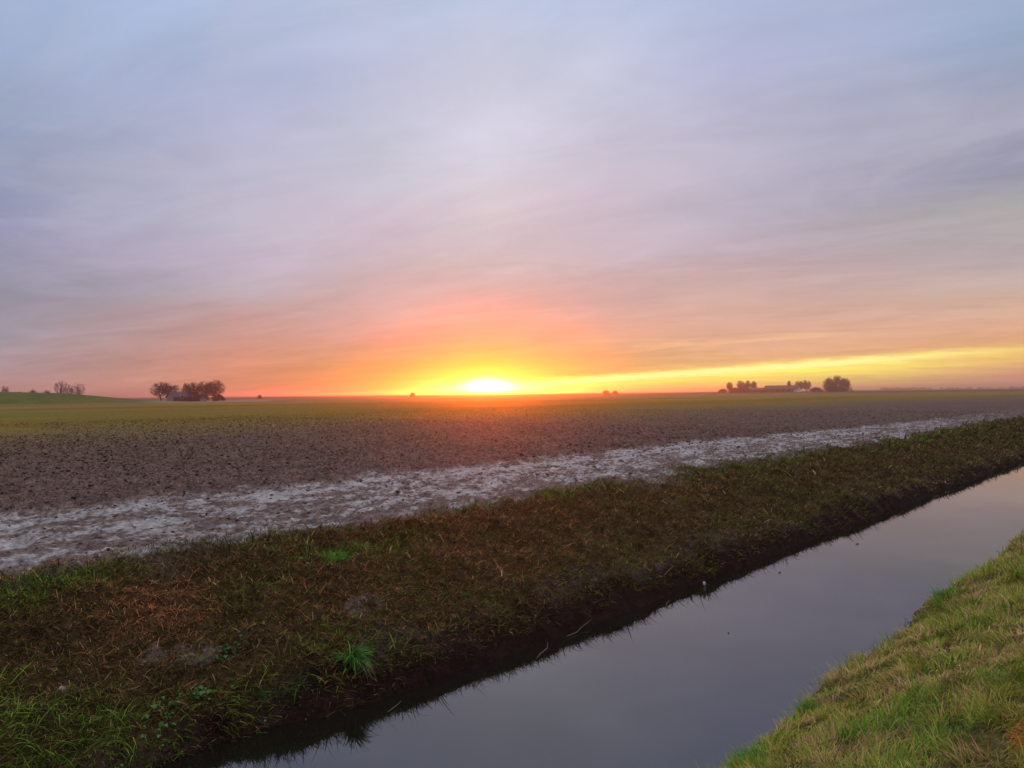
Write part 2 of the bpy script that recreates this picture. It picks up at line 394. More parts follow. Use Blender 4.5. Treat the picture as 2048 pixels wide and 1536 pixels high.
# ---------------------------------------------------------------- the sheet of ground, split at its natural borders
def axis(parts):
    out = [parts[0][0]]
    for (a, b, s0, s1) in parts:
        x = a; 
        while x < b - 1e-6:
            f = (x - a) / (b - a); x = min(b, x + s0 * (s1 / s0) ** f); out.append(x)
    return np.array(out)
FAR = 4200.0
U = axis([(-40, 0.8, 1.2, .08), (0.8, 14, .028, .04), (14, 45, .045, .13), (45, 160, .15, 1.6), (160, FAR, 2, 160)])
ax = lambda a, b, s0, s1: axis([(a, b, s0, s1)])
def patch(name, dv, mat):
    uu, dd = np.meshgrid(U, dv, indexing='ij')
    zz = height(uu, dd); col, wet, _ = ground_colour(uu, dd)
    v = np.stack([uu, dd, zz], -1).reshape(-1, 3)
    nu, nd = uu.shape; idx = np.arange(nu * nd).reshape(nu, nd)
    f = np.stack([idx[:-1, :-1], idx[1:, :-1], idx[1:, 1:], idx[:-1, 1:]], -1).reshape(-1, 4)
    o = mesh_obj(name, v, f, mat, cols=col.reshape(-1, 3), smooth=True, attrs={'wet': wet.ravel()})
    o['kind'] = 'structure'; return o
patch('near_bank', axis([(-40, -.5, 2, .2), (-.5, 3.0, .05, .04)]), M_turf)
patch('ditch_bed', ax(3.0, 4.9, .15, .15), M_bank)
patch('far_bank', ax(4.9, 8.15, .03, .035), M_bank)
patch('mud_strip', ax(8.15, 12.4, .03, .04), M_strip)
patch('field', axis([(12.4, 24, .04, .06), (24, 60, .065, .4), (60, 330, .5, 5), (330, FAR, 6, 160)]), M_field)
wm = water_material()
wv = [(-40, 2.2, 0), (1500, 2.2, 0), (1500, 6.4, 0), (-40, 6.4, 0)]
tag(mesh_obj('water', wv, [(0, 1, 2, 3)], wm), kind='structure')

# ---------------------------------------------------------------- blades
def blades(root, length, width, az, lean, curl, col, nseg=3, tipcol=None):
    """ribbon blades. lean = initial tilt from vertical (rad), curl = extra tilt gained to the tip."""
    n = len(root); K = nseg
    P = np.zeros((n, K + 1, 3)); P[:, 0] = root
    dirh = np.stack([np.cos(az), np.sin(az), np.zeros(n)], -1)
    for k in range(1, K + 1):
        th = lean + curl * (k - .5) / K
        step = (length / K)[:, None] * (np.sin(th)[:, None] * dirh + np.stack([0 * th, 0 * th, np.cos(th)], -1))
        P[:, k] = P[:, k - 1] + step
    tw = az + math.pi / 2 + (rng.random(n) - .5) * 1.4
    side = np.stack([np.cos(tw), np.sin(tw), np.zeros(n)], -1)
    nv = 2 * K + 1
    V = np.zeros((n, nv, 3)); C = np.zeros((n, nv, 3))
    for k in range(K):
        w = (width * (1 - 0.75 * (k / K) ** 1.5))[:, None] * .5
        V[:, 2 * k] = P[:, k] - side * w; V[:, 2 * k + 1] = P[:, k] + side * w
    V[:, 2 * K] = P[:, K]
    tc = col if tipcol is None else tipcol
    for k in range(K):
        f = k / K; C[:, 2 * k] = C[:, 2 * k + 1] = col * (1 - f) + tc * f
    C[:, 2 * K] = tc
    tri = []
    for k in range(K - 1):
        a = 2 * k; tri += [(a, a + 1, a + 2), (a + 1, a + 3, a + 2)]
    tri.append((2 * K - 2, 2 * K - 1, 2 * K))
    F = (np.arange(n)[:, None, None] * nv + np.array(tri)[None]).reshape(-1, 3)
    return V.reshape(-1, 3), F, C.reshape(-1, 3)
def joinm(parts):
    V, F, C, o = [], [], [], 0
    for v, f, c in parts:
        V.append(v); F.append(f + o); C.append(c); o += len(v)
    return np.concatenate(V), np.concatenate(F), np.concatenate(C)
def scatter(u0, u1, d0, d1, dens):
    """dens: blades per m2 as function of u"""
    us, ds = [], []
    edges = np.concatenate([np.arange(u0, min(u1, 8), .5), np.geomspace(max(8, u0), u1, 40)]) if u1 > 8 else np.arange(u0, u1 + .01, .5)
    for a, b in zip(edges[:-1], edges[1:]):
        n = int(dens((a + b) / 2) * (b - a) * (d1 - d0))
        us.append(rng.uniform(a, b, n)); ds.append(rng.uniform(d0, d1, n))
    return np.concatenate(us), np.concatenate(ds)
def pick(pal, n):
    pal = np.array(pal); return pal[rng.integers(0, len(pal), n)] * rng.uniform(.7, 1.3, (n, 1))

# far bank: matted dead grass with moss-green and rust patches
def far_bank_grass():
    u, d = scatter(-1.0, 110, 5.34, 8.75, lambda x: 4200 if x < 5 else 4200 * (5 / x) ** 1.3)
    n = len(u)
    grow = fbm(u * 1.1, d * 1.6, 4, .6, 60); edge = d + (fbm(u * .9, d * .9, 3, .5, 44) - .5) * 1.2
    keep = rng.random(n) < np.clip(1.15 - sstep(7.85, 8.5, edge) * 1.15, 0, 1) * (.25 + .75 * sstep(5.32, 5.62, d + (grow - .5) * 1.0))
    u, d, grow = u[keep], d[keep], grow[keep]; n = len(u)
    brown = pick([(.100, .050, .024), (.058, .028, .015), (.175, .100, .046), (.040, .020, .012), (.130, .078, .034)], n)
    olive = pick([(.075, .070, .014), (.050, .052, .010), (.125, .108, .024), (.035, .042, .010)], n)
    green = pick([(.065, .125, .012), (.050, .10, .010), (.12, .17, .022)], n)
    rust = pick([(.26, .090, .040), (.19, .065, .030), (.32, .14, .07)], n)
    straw = pick([(.34, .25, .14), (.27, .19, .10)], n)
    tone = .70 + 1.2 * fbm(u * 2.6, d * 3.2, 4, .65, 63)[:, None]
    G = sstep(.50, .62, grow + .10 * sstep(7.6, 8.2, d))
    c = mixc(brown, olive, (rng.random(n) < .38 + .6 * G).astype(float))
    # named patches (u, d, ru, rd, strength)
    def spots(lst):
        s = np.zeros(n)
        for a, b, ra, rb, k in lst: s = np.maximum(s, k * np.exp(-(((u - a) / ra) ** 2 + ((d - b) / rb) ** 2)))
        return s
    sg = spots([(2.3, 7.85, .75, .35, .9), (1.5, 8.1, .6, .3, .9), (1.65, 6.0, .5, .35, .85), (2.0, 5.85, .4, .25, .85), (1.4, 6.6, .4, .3, .5), (3.1, 5.75, .3, .15, .5), (3.9, 7.0, .3, .2, .3), (5.3, 7.4, .8, .3, .5), (4.0, 5.75, .4, .3, .5), (5.6, 6.4, .5, .4, .3), (9.5, 8.0, 3, .3, .35), (17, 7.8, 5, .35, .45), (30, 7.7, 8, .4, .4)])
    c = mixc(c, (0, 0, 0), np.zeros(n)); m = rng.random(n) < sg; c[m] = green[m]
    sr = spots([(3.0, 7.25, .6, .5, .95), (2.75, 6.95, .5, .35, .8), (1.3, 8.3, 1.0, .18, .9), (2.6, 8.3, .5, .15, .7), (6.2, 7.9, 1.2, .25, .6), (7.4, 7.6, 1.4, .3, .6), (8.6, 7.3, 1.0, .4, .35), (12.5, 7.4, 1.6, .35, .35), (6.1, 6.6, 1.8, .7, .35), (4.3, 6.7, .9, .5, .35)])
    m = rng.random(n) < sr; c[m] = rust[m]
    c = c * tone; m = rng.random(n) < .04; c[m] = straw[m]
    dist = np.hypot(u, d); wscale = np.clip(dist / 8, 1, 6)
    ln = rng.uniform(.035, .11, n) * (1 + .5 * (c[:, 1] > c[:, 0])) ; wd = rng.uniform(.0035, .0075, n); m = rng.random(n) < .10; ln[m] *= 1.7; wd[m] *= 1.5; m = rng.random(n) < .3; c[m] *= 1.5
    az = rng.uniform(0, 2 * np.pi, n); hang = rng.random(n) < .5; az[hang] = -np.pi / 2 + rng.normal(0, .7, hang.sum())
    z = height(u, d) - .01
    V, F, C = blades(np.stack([u, d, z], -1), ln * np.clip(wscale ** .3, 1, 2), wd * wscale, az, rng.uniform(.45, 1.35, n), rng.uniform(.2, 1.4, n), c)
    o = mesh_obj('matted_grass', V, F, M_dead, cols=C)
    tag(o, 'matted brown and olive dead grass covering the far bank of the ditch', 'grass', kind='stuff')
far_bank_grass()

def near_bank_grass():
    u, d = scatter(.5, 90, -1.6, 2.72, lambda x: 5200 if x < 5 else 5200 * (5 / x) ** 1.35)
    n = len(u)
    mn = (fbm(u * 0.9, d * 0 + 3, 3) - .5) * 0.30
    vis = (d > -1.6) & ((d - mn < 2.60) | (rng.random(n) < .10))
    vis &= (u > 1.5) 
    u, d = u[vis], d[vis]; n = len(u)
    p = fbm(u * 1.2, d * 1.4, 4, .6, 70); p2 = fbm(u * 3.0, d * 3.4, 3, .6, 71)
    yel = pick([(.29, .30, .040), (.24, .27, .035), (.38, .33, .07), (.27, .22, .05)], n)
    gre = pick([(.11, .24, .018), (.15, .28, .022), (.08, .19, .014), (.22, .32, .03)], n)
    str_ = pick([(.50, .30, .13), (.42, .24, .11), (.56, .38, .20)], n)
    tone = .74 + .86 * fbm(u * 3.5, d * 4, 4, .6, 73)[:, None]
    c = yel
    sg = sstep(.53, .66, p) * .85
    for a, b, ra, rb, k in ((6.2, 2.42, .35, .12, .95), (9.9, 2.4, .7, .12, .95), (5.0, 2.4, .35, .12, .9), (4.6, 2.3, .25, .2, .8), (4.4, 1.1, .35, .3, .95), (5.5, .95, .5, .25, .7), (3.9, 1.2, .3, .3, .8), (7.9, 1.6, .8, .3, .6), (12, 1.6, 2, .4, .6)):
        sg = np.maximum(sg, k * np.exp(-(((u - a) / ra) ** 2 + ((d - b) / rb) ** 2)))
    m = rng.random(n) < sg * .9; c[m] = gre[m]
    ss = sstep(.50, .62, p2) * .55 + .12
    m = (rng.random(n) < ss * (1 - sg)); c[m] = str_[m]
    c = c * tone
    dist = np.hypot(u, d); ws = np.clip(dist / 4.5, 1, 6)
    ln = rng.uniform(.035, .085, n); ln *= 1 + .55 * (rng.random(n) < sg) 
    az = fbm(u * 2.3, d * 2.3, 3, .6, 75) * 18 + rng.normal(0, .8, n); ln *= .65 + .9 * sstep(.35, .65, fbm(u * 5, d * 5, 3, .6, 76))
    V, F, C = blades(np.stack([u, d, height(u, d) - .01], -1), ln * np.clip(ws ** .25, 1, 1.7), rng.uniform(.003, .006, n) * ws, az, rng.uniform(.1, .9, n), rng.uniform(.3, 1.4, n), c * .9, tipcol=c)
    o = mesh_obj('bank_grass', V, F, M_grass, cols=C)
    tag(o, 'short yellow-green grass with straw patches on the near bank', 'grass', kind='stuff')
near_bank_grass()

# loose clods on the field and strip
def ico():
    import bmesh
    bm = bmesh.new(); bmesh.ops.create_icosphere(bm, subdivisions=1, radius=1)
    v = np.array([x.co[:] for x in bm.verts]); f = np.array([[q.index for q in p.verts] for p in bm.faces]); bm.free(); return v, f
IV, IF = ico()
def lumps(u, d, s, col, sink=.35, flat=.6):
    n = len(u); V = np.repeat(IV[None], n, 0) * rng.uniform(.65, 1.3, (n, len(IV), 1))
    a = rng.uniform(0, 6.28, n); ca, sa = np.cos(a)[:, None], np.sin(a)[:, None]
    x = V[..., 0] * 1.3; y = V[..., 1]
    V = np.stack([x * ca - y * sa, x * sa + y * ca, V[..., 2] * flat], -1) * s[:, None, None]
    V += np.stack([u, d, height(u, d) + s * flat * sink], -1)[:, None]
    F = (np.arange(n)[:, None, None] * len(IV) + IF[None]).reshape(-1, 3)
    return V.reshape(-1, 3), F, np.repeat(col[:, None], len(IV), 1).reshape(-1, 3)
def clods():
    us, ds = [], []
    for a, b, n in ((2, 12, 30000), (12, 30, 46000), (30, 60, 24000)):
        us.append(rng.uniform(a, b, n)); ds.append(8.6 + (b * 1.1 + 14) * rng.random(n) ** 1.2)
    u = np.concatenate(us); d = np.concatenate(ds); st = strip_mask(u, d)
    k = rng.random(len(u)) < (1 - st * .85) * (1 - sstep(34, 80, d)); u, d = u[k], d[k]; n = len(u)
    s = rng.lognormal(math.log(.015), .45, n) * np.clip(np.hypot(u, d) / 18, .8, 1.25); s = np.minimum(s, .045)
    c = pick([(.115, .078, .068), (.09, .060, .054), (.15, .105, .092), (.07, .046, .042)], n)
    V, F, C = lumps(u, d, s, c)
    o = mesh_obj('soil_clods', V, F, M_field, cols=C, attrs={'wet': np.zeros(len(V))})
    tag(o, 'loose clods of brown earth lying over the tilled field', 'soil', kind='stuff')
clods()

# ---------------------------------------------------------------- plants, twigs, stones that can be counted
def tuft(name, u, d, n, ln, wd, pal, label, cat='plant', spread=.05, lean=(.1, .9), curl=(.5, 1.8), bias=None, mat=None, group=None, sub=0.0):
    z = float(height(np.array([u]), np.array([d]))[0]) - sub
    e = empty(name, (u, d, z)); tag(e, label, cat, group)
    r = spread * np.sqrt(rng.random(n)); a = rng.uniform(0, 6.28, n)
    root = np.stack([r * np.cos(a), r * np.sin(a), -.01 + 0 * r], -1)
    az = a + rng.normal(0, .5, n)
    if bias is not None:
        m = rng.random(n) < .6; az[m] = bias + rng.normal(0, .5, m.sum())
    c = pick(pal, n)
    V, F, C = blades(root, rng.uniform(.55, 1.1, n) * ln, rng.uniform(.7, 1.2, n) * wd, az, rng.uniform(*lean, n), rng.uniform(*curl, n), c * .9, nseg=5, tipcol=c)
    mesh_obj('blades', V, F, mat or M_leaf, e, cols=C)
    return e
GRN = [(.060, .22, .035), (.05, .17, .03), (.10, .28, .05)]
DGR = [(.035, .11, .028), (.028, .085, .022), (.06, .15, .035)]
e = tuft('grass_tuft', 3.98, 5.62, 260, .25, .009, [(.07, .27, .025), (.045, .17, .02), (.14, .36, .05), (.05, .10, .02)], 'bright green grass tuft arching over the water on the steep lip of the far bank', bias=-1.57, curl=(1.0, 2.4))
z = rng  # keep one generator
n = 26
V, F, C = blades(np.stack([rng.normal(0, .03, n), rng.normal(-.03, .02, n), np.zeros(n)], -1), rng.uniform(.15, .28, n), np.full(n, .005), rng.normal(-1.57, .4, n), rng.uniform(.9, 1.5, n), rng.uniform(1.0, 1.7, n), pick([(.24, .19, .11)], n), 5)
mesh_obj('dead_blades', V, F, M_dead, e, cols=C)
tuft('grass_tuft', 3.30, 5.66, 130, .17, .006, DGR, 'dark green spreading grass tuft low on the far bank, left of the bright arching tuft', spread=.16)
tuft('grass_tuft', 4.88, 7.25, 220, .14, .009, [(.07, .25, .02), (.10, .30, .03)], 'vivid green tuft just below the crest of the far bank', spread=.14)
tuft('grass_tuft', 5.35, 7.50, 110, .12, .008, [(.06, .17, .03), (.09, .2, .04)], 'paler green tuft on the crest of the far bank, touching the mud strip', spread=.15)
tuft('grass_tuft', 5.95, 2.36, 190, .12, .006, GRN, 'compact dark-green tuft at the edge of the near bank, beside reddish dead grass', spread=.11)
tuft('grass_tuft', 10.1, 2.36, 190, .15, .008, GRN, 'widest green tuft hanging over the water from the near bank', spread=.22)
tuft('grass_tuft', 4.95, 2.36, 190, .13, .006, [(.10, .26, .05), (.14, .3, .07)], 'light green tuft with long blades at the water edge nearest the viewer', spread=.14)
tuft('dead_grass_clump', 7.55, 2.52, 150, .13, .007, [(.42, .20, .12), (.30, .12, .07), (.5, .3, .2)], 'pinkish brown dead grass clump overhanging the water from the near bank', 'dead grass', spread=.08, mat=M_dead)
tuft('dead_grass_clump', 6.0, 2.2, 120, .10, .006, [(.36, .17, .10), (.42, .24, .15)], 'reddish dead grass clump behind the compact green tuft on the near bank', 'dead grass', spread=.15, mat=M_dead)
tuft('dead_grass_clump', 4.33, .53, 1100, .11, .005, [(.50, .17, .04), (.58, .24, .07), (.36, .12, .03)], 'rust orange mound of dead grass, nearest thing on the near bank', 'dead grass', spread=.22, mat=M_dead, lean=(.3, 1.2), curl=(1.0, 2.4))
tuft('dead_grass_clump', 5.75, 5.12, 90, .13, .005, [(.12, .075, .025), (.17, .11, .05)], 'olive brown dead grass clump overhanging the water from the foot of the far bank', 'dead grass', spread=.08, bias=-1.2, mat=M_dead, lean=(.5, 1.2))
tuft('dry_stems', 3.48, 5.93, 9, .26, .006, [(.24, .17, .11)], 'pale dry stems standing on the far bank above the dark green spreading tuft', 'dead grass', spread=.03, lean=(.0, .35), curl=(.0, .5), mat=M_dead)
tuft('dry_stems', 2.13, 6.0, 7, .20, .006, [(.22, .17, .09)], 'curved straw-coloured stems lying on the near-left part of the far bank', 'dead grass', spread=.03, lean=(.5, 1.0), curl=(.8, 1.6), mat=M_dead)

def weed(u, d, n, size, pal, label, sx=.16, sy=.07, rot=0.0):
    """low rosette weed with oval leaves"""
    zb = float(height(np.array([u]), np.array([d]))[0]); e = empty('leafy_weed', (u, d, zb), rot); tag(e, label, 'plant')
    V, F, C = [], [], []
    for i in range(n):
        px, py = rng.normal(0, sx), rng.normal(0, sy); a = rng.uniform(0, 6.28); L_ = size * rng.uniform(.6, 1.2); w = L_ * .34
        t0 = rng.uniform(.2, .8); h0 = rng.uniform(.0, .05)
        dirv = np.array([math.cos(a) * math.cos(t0), math.sin(a) * math.cos(t0), math.sin(t0)]); sd_ = np.array([-math.sin(a), math.cos(a), 0])
        p = np.array([px, py, h0 + float(height(np.array([u + px]), np.array([d + py]))[0]) - zb]); b = len(V) * 0 + sum(len(x) for x in V)
        mid = p + dirv * L_ * .5; tip = p + dirv * L_ - np.array([0, 0, L_ * .25])
        V.append(np.array([p, mid - sd_ * w + [0, 0, .006], mid - [0, 0, .004], mid + sd_ * w + [0, 0, .006], tip]))
        F += [(b, b + 2, b + 1), (b, b + 3, b + 2), (b + 1, b + 2, b + 4), (b + 2, b + 3, b + 4)]
        C.append(np.repeat(pick(pal, 1), 5, 0))
    mesh_obj('leaves', np.concatenate(V), F, M_leaf, e, cols=np.concatenate(C), smooth=True); return e
BL = [(.055, .17, .030), (.08, .21, .045), (.04, .12, .02)]
weed(2.50, 5.80, 60, .055, BL, 'long patch of leafy green weed, lowest and leftmost of the far bank weeds', .26, .07, .75)
weed(2.72, 5.87, 34, .060, BL, 'denser leafy green weed at the upper end of the long weed patch', .09, .06)
weed(3.15, 6.2, 46, .055, [(.035, .11, .045), (.05, .14, .055)], 'small dark leafy weed in brown grass halfway up the far bank', .12, .05, .3)

def stone(u, d, s, label, name='stone'):
    v, f, c = lumps(np.array([0.0]), np.array([0.0]), np.array([s]), np.ones((1, 3)))
    v = v - v.mean(0); o = mesh_obj(name, v, f, M_stone); o.location = (u, d, float(height(np.array([u]), np.array([d]))[0]) + s * .35)
    tag(o, label, 'stone'); return o
stone(1.96, 6.49, .035, 'small pinkish grey stone lying alone in the grass at the left of the far bank')
stone(3.13, 5.59, .012, 'tiny white stone among green blades low on the far bank')
stone(12.0, 7.4, .02, 'pale pebble in the grass high on the far bank towards the right')

def tube(pts, radii, sides=5):
    pts = [Vector(p) for p in pts]; V, F = [], []
    for i, p in enumerate(pts):
        t = (pts[min(i + 1, len(pts) - 1)] - pts[max(i - 1, 0)]).normalized()
        a = t.orthogonal().normalized(); b = t.cross(a)
        for k in range(sides):
            q = 2 * math.pi * k / sides; V.append(p + (a * math.cos(q) + b * math.sin(q)) * radii[i])
    for i in range(len(pts) - 1):
        for k in range(sides):
            k2 = (k + 1) % sides; F.append((i * sides + k, i * sides + k2, (i + 1) * sides + k2, (i + 1) * sides + k))
    n = len(V); V.append(pts[0]); V.append(pts[-1])
    for k in range(sides):
        k2 = (k + 1) % sides; F.append((n, k2, k)); m = (len(pts) - 1) * sides; F.append((n + 1, m + k, m + k2))
    return [tuple(v) for v in V], F
def poly_obj(name, V, F, mat, parent=None, smooth=False):
    me = bpy.data.meshes.new(name)
    F = [tuple(dict.fromkeys(f)) for f in F]
    me.from_pydata([tuple(v) for v in V], [], F); me.update(); me.materials.append(mat)
    if smooth:
        for p in me.polygons: p.use_smooth = True
    o = bpy.data.objects.new(name, me); sc.collection.objects.link(o)
    if parent: o.parent = parent
    return o
def twig(u, d, z, pts, rad, label):
    V, F = tube(pts, [rad * (1 - .6 * i / (len(pts) - 1)) for i in range(len(pts))])
    o = poly_obj('twig', V, F, M_wood, smooth=True); o.location = (u, d, z); tag(o, label, 'twig')
twig(6.40, 5.17, .0, [(0, 0, .012), (.17, .0, .016), (.33, .05, .03), (.50, .05, .07)], .007, 'thin pale twig lying half in the water against the dark far bank')
twig(5.70, 4.98, .0, [(0, 0, .008), (.08, .03, .02), (.2, .04, .045), (.28, .1, .07)], .008, 'forked-looking twig poking from the olive dead grass clump over the water')
twig(3.93, 5.06, .0, [(0, 0, .008), (.08, .02, .014), (.18, .05, .03)], .006, 'short bent twig at the waterline below the bright arching tuft')
e = empty('stake', (9.1, 5.03, -.02)); tag(e, 'short grey stake with a pale top standing in the water at the far edge', 'stake')
V, F = tube([(0, 0, -.15), (.0, 0, .05), (-.012, .0, .10)], [.018, .017, .016], 7); poly_obj('shaft', V, F, M_wood, e)
V, F = tube([(-.012, 0, .10), (-.018, 0, .13)], [.018, .015], 7); poly_obj('pale_end', V, F, M_pale, e)
twig(8.1, 5.0, .0, [(0, 0, .006), (.05, .02, .03), (.11, .02, .05)], .009, 'stubby pale stick end breaking the water surface left of the stake')
def floating_leaf(u, d, s, label):
    V = [(0, 0, .004), (s, .3 * s, .010), (1.6 * s, 0, .014), (s, -.4 * s, .004), (.8 * s, 0, .001)]
    F = [(0, 4, 1), (1, 4, 2), (2, 4, 3), (3, 4, 0)]
    o = poly_obj('floating_leaf', V + [(a, b, c - .002) for a, b, c in V], F + [tuple(5 + i for i in reversed(f)) for f in F], M_bark); o.location = (u, d, 0); tag(o, label, 'leaf')
floating_leaf(13.38, 4.58, .075, 'dark curled leaf floating on the water near the far bank, towards the right')
floating_leaf(7.62, 3.95, .02, 'tiny dark leaf floating in the middle of the ditch')
floating_leaf(10.6, 4.7, .05, 'faint pale leaf floating between the stake and the curled leaf')

# ---------------------------------------------------------------- trees
def bare_tree(name, loc, h, w, label, cat='tree', group=None, seed=0, density=1.0, twig_r=.02, stems=1, dome=True):
    rr = random.Random(seed); e = empty(name, loc); tag(e, label, cat, group)
    TV, TF, CV, CF = [], [], [], []
    def add(Vs, Fs, V, F):
        b = len(Vs); Vs.extend(V); Fs.extend([tuple(b + i for i in f) for f in F])
    low = .16 if stems == 1 else .04                       # the crown starts here (fraction of the height)
    cz = h * (low + 1) / 2; rz_ = h * (1 - low) / 2; rx = w / 2
    if stems > 1: cz = h * .06; rz_ = h * .94
    C0 = Vector((0, 0, cz))
    def clampin(p, k=1.0):
        q = p - C0; e_ = math.sqrt((q.x / rx) ** 2 + (q.y / rx) ** 2 + (q.z / rz_) ** 2)
        return p if e_ <= k else C0 + q * (k / e_)
    def arm(p0, p1, r0, r1, sides, bend, V_, F_):
        n_ = 3; L_ = (p1 - p0).length; pts = [p0]
        for i in range(1, n_ + 1):
            f = i / n_; q = p0.lerp(p1, f) + Vector((rr.gauss(0, .07), rr.gauss(0, .07), rr.gauss(0, .05) - bend * (1 - f) * f)) * L_ * (1 if i < n_ else 0)
            pts.append(q)
        V, F = tube(pts, [r0 + (r1 - r0) * i / n_ for i in range(n_ + 1)], sides); add(V_, F_, V, F); return pts
    def at(pts, f):
        g = f * (len(pts) - 1); i = min(int(g), len(pts) - 2); return pts[i].lerp(pts[i + 1], g - i)
    trunk = arm(Vector((0, 0, -.15)), Vector((rr.gauss(0, .03) * w, rr.gauss(0, .03) * w, h * .62)), h * .024, h * .010, 6, 0, TV, TF)
    nl = 13
    for i in range(nl):
        ph = 2.39996 * i + seed; zf = (-.55 + 1.5 * (i + .5) / nl) if stems == 1 else (i + .5) / nl; rad = math.sqrt(max(0, 1 - min(.98, zf) ** 2)) * rr.uniform(.62, .92)
        E_ = C0 + Vector((math.cos(ph) * rad * rx, math.sin(ph) * rad * rx, zf * .82 * rz_))
        st = at(trunk, min(.98, .18 + .75 * (i / nl) + rr.uniform(-.06, .06)))
        limb = arm(st, E_, h * .011, h * .005, 4, .3, TV, TF)
        for j in range(int(9 * density)):
            p = at(limb, rr.uniform(.3, 1)); q = clampin(p + Vector((rr.gauss(0, .30) * rx, rr.gauss(0, .30) * rx, rr.gauss(.12, .26) * rz_)) + (E_ - st) * .12, rr.uniform(.85, 1.0))
            br = arm(p, q, twig_r * 1.1, twig_r * .7, 3, .1, CV, CF)
            for k in range(6):
                p2 = at(br, rr.uniform(.2, 1)); q2 = clampin(p2 + Vector((rr.gauss(0, .17) * rx, rr.gauss(0, .17) * rx, rr.gauss(.09, .15) * rz_)), rr.uniform(.9, 1.08))
                arm(p2, q2, twig_r * .7, twig_r * .4, 3, 0, CV, CF)
    sx = w / 2; 
    poly_obj('trunk', TV, TF, M_bark, e); cr = poly_obj('crown', CV, CF, M_twig, e)
    # fit the crown to the height and width of the tree
    xs = [v[0] for v in CV] + [v[0] for v in TV]; zs = [v[2] for v in CV]
    ext = sorted(abs(x) for x in xs)[int(len(xs) * .985)]; top = sorted(zs)[int(len(zs) * .992)]
    e.scale = (w / 2 / ext, w / 2 / ext, h / top)
    return e
AZ0 = 42.8
def far_pt(px, depth, z=None):
    """a spot on the plain given its bearing right of the view axis (tan = px) and its distance"""
    a = R(AZ0); x = px * depth
    u = depth * math.cos(a) + x * math.sin(a); d = depth * math.sin(a) - x * math.cos(a)
    zz = float(height(np.array([u]), np.array([d]))[0]) if z is None else z
    return (u, d, zz)
def T(X): return (X - 1024) / 1540.0
G1 = 'bare trees round the left farm'
D1 = 254
for i, (X, dep, h, w, lab, st, den) in enumerate([
    (322, 262, 6.2, 6.4, 'bare round-headed tree, leftmost of those at the small left farm', 1, 1.0),
    (341, 268, 6.0, 6.4, 'bare tree rising just behind the pale gable of the left farm', 1, 1.0),
    (373, 270, 6.2, 3.0, 'slender upright bare tree behind the dark roof of the left farm', 1, .8),
    (389, 258, 6.2, 4.6, 'narrow bare tree between the slender tree and the biggest tree at the left farm', 1, 1.0),
    (412, 252, 6.4, 5.4, 'tall dense bare tree adjoining the right side of the left farm barn', 1, 1.05),
    (430, 256, 6.8, 6.0, 'broad dense bare tree, rightmost of those at the left farm', 1, 1.05)]):
    bare_tree('bare_tree', far_pt(T(X), dep), h, w, lab, group=G1, seed=10 + i, density=den * 1.3, twig_r=.042, stems=st)
for i, (X, dep, h, w, lab) in enumerate([(402, 249, 2.4, 5.5, 'low dark shrub hiding the right end of the left farm barn'), (436, 250, 2.2, 4.0, 'low shrub under the rightmost tree of the left farm'), (382, 250.5, 2.0, 4.2, 'low dark shrub against the front wall of the left farm barn')]):
    bare_tree('shrub', far_pt(T(X), dep), h, w, lab, 'shrub', 'shrubs at the left farm', seed=40 + i, twig_r=.05, stems=4)
G2 = 'bare trees behind the green dyke'
for i, (X, dep, h, w, lab) in enumerate([
    (122, 345, 9.6, 5.2, 'tallest loose-crowned bare tree behind the green dyke'),
    (139, 350, 7.8, 4.0, 'middle bare tree of the three close together behind the green dyke'),
    (156, 345, 8.4, 6.0, 'wide bare tree with an open crown, right-hand of the three behind the green dyke'),
    (10, 350, 7.6, 3.0, 'small bare treetop behind the dyke at the left edge of the view')]):
    bare_tree('bare_tree', far_pt(T(X), dep, 0.8), h, w, lab, group=G2, seed=60 + i, twig_r=.03, density=.75)
for i, (X, dep, h, w, lab) in enumerate([
    (40, 340, 4.6, 3.0, 'smallest shrub on the skyline of the green dyke'),
    (66, 340, 5.4, 4.2, 'round dark shrub on the skyline of the green dyke, left of the trees'),
    (94, 344, 5.2, 4.6, 'low shrub beside the tallest tree behind the green dyke')]):
    bare_tree('shrub', far_pt(T(X), dep, 0.8), h, w, lab, 'shrub', 'shrubs behind the green dyke', seed=80 + i, twig_r=.04, stems=3)
G3 = 'bare trees round the far right farm'
S = 650 / 1540.0
for i, (X, dep, h, w, lab) in enumerate([
    (1459, 655, 9.0, 5.5, 'small bare tree standing alone at the left end of the far right farm'),
    (1481, 665, 10.0, 6.5, 'first bare tree in the row behind the low barn of the far right farm'),
    (1494, 665, 10.2, 7.0, 'second, fuller bare tree in the row behind the low barn of the far right farm'),
    (1507, 665, 9.6, 5.5, 'last bare tree in the row behind the low barn of the far right farm'),
    (1578, 662, 9.6, 3.0, 'thin poplar-like bare tree rising over the long roof of the far right farm'),
    (1598, 660, 9.4, 6.5, 'bare tree just behind the white gable of the far right farm'),
    (1612, 655, 10.0, 8.0, 'rounded bare tree at the right end of the far right farmhouse')]):
    bare_tree('bare_tree', far_pt(T(X), dep), h, w, lab, group=G3, seed=100 + i, twig_r=.10, density=1.2)
for i, (X, dep, h, w, lab) in enumerate([
    (1658, 650, 11.6, 10.5, 'left tree of the dome-shaped grove right of the far right farm'),
    (1675, 648, 13.2, 12.0, 'tallest, middle tree of the dome-shaped grove right of the far right farm'),
    (1690, 652, 11.2, 10.0, 'right tree of the dome-shaped grove right of the far right farm')]):
    bare_tree('bare_tree', far_pt(T(X), dep), h, w, lab, group='trees of the domed grove', seed=120 + i, twig_r=.11, density=1.15, stems=2)
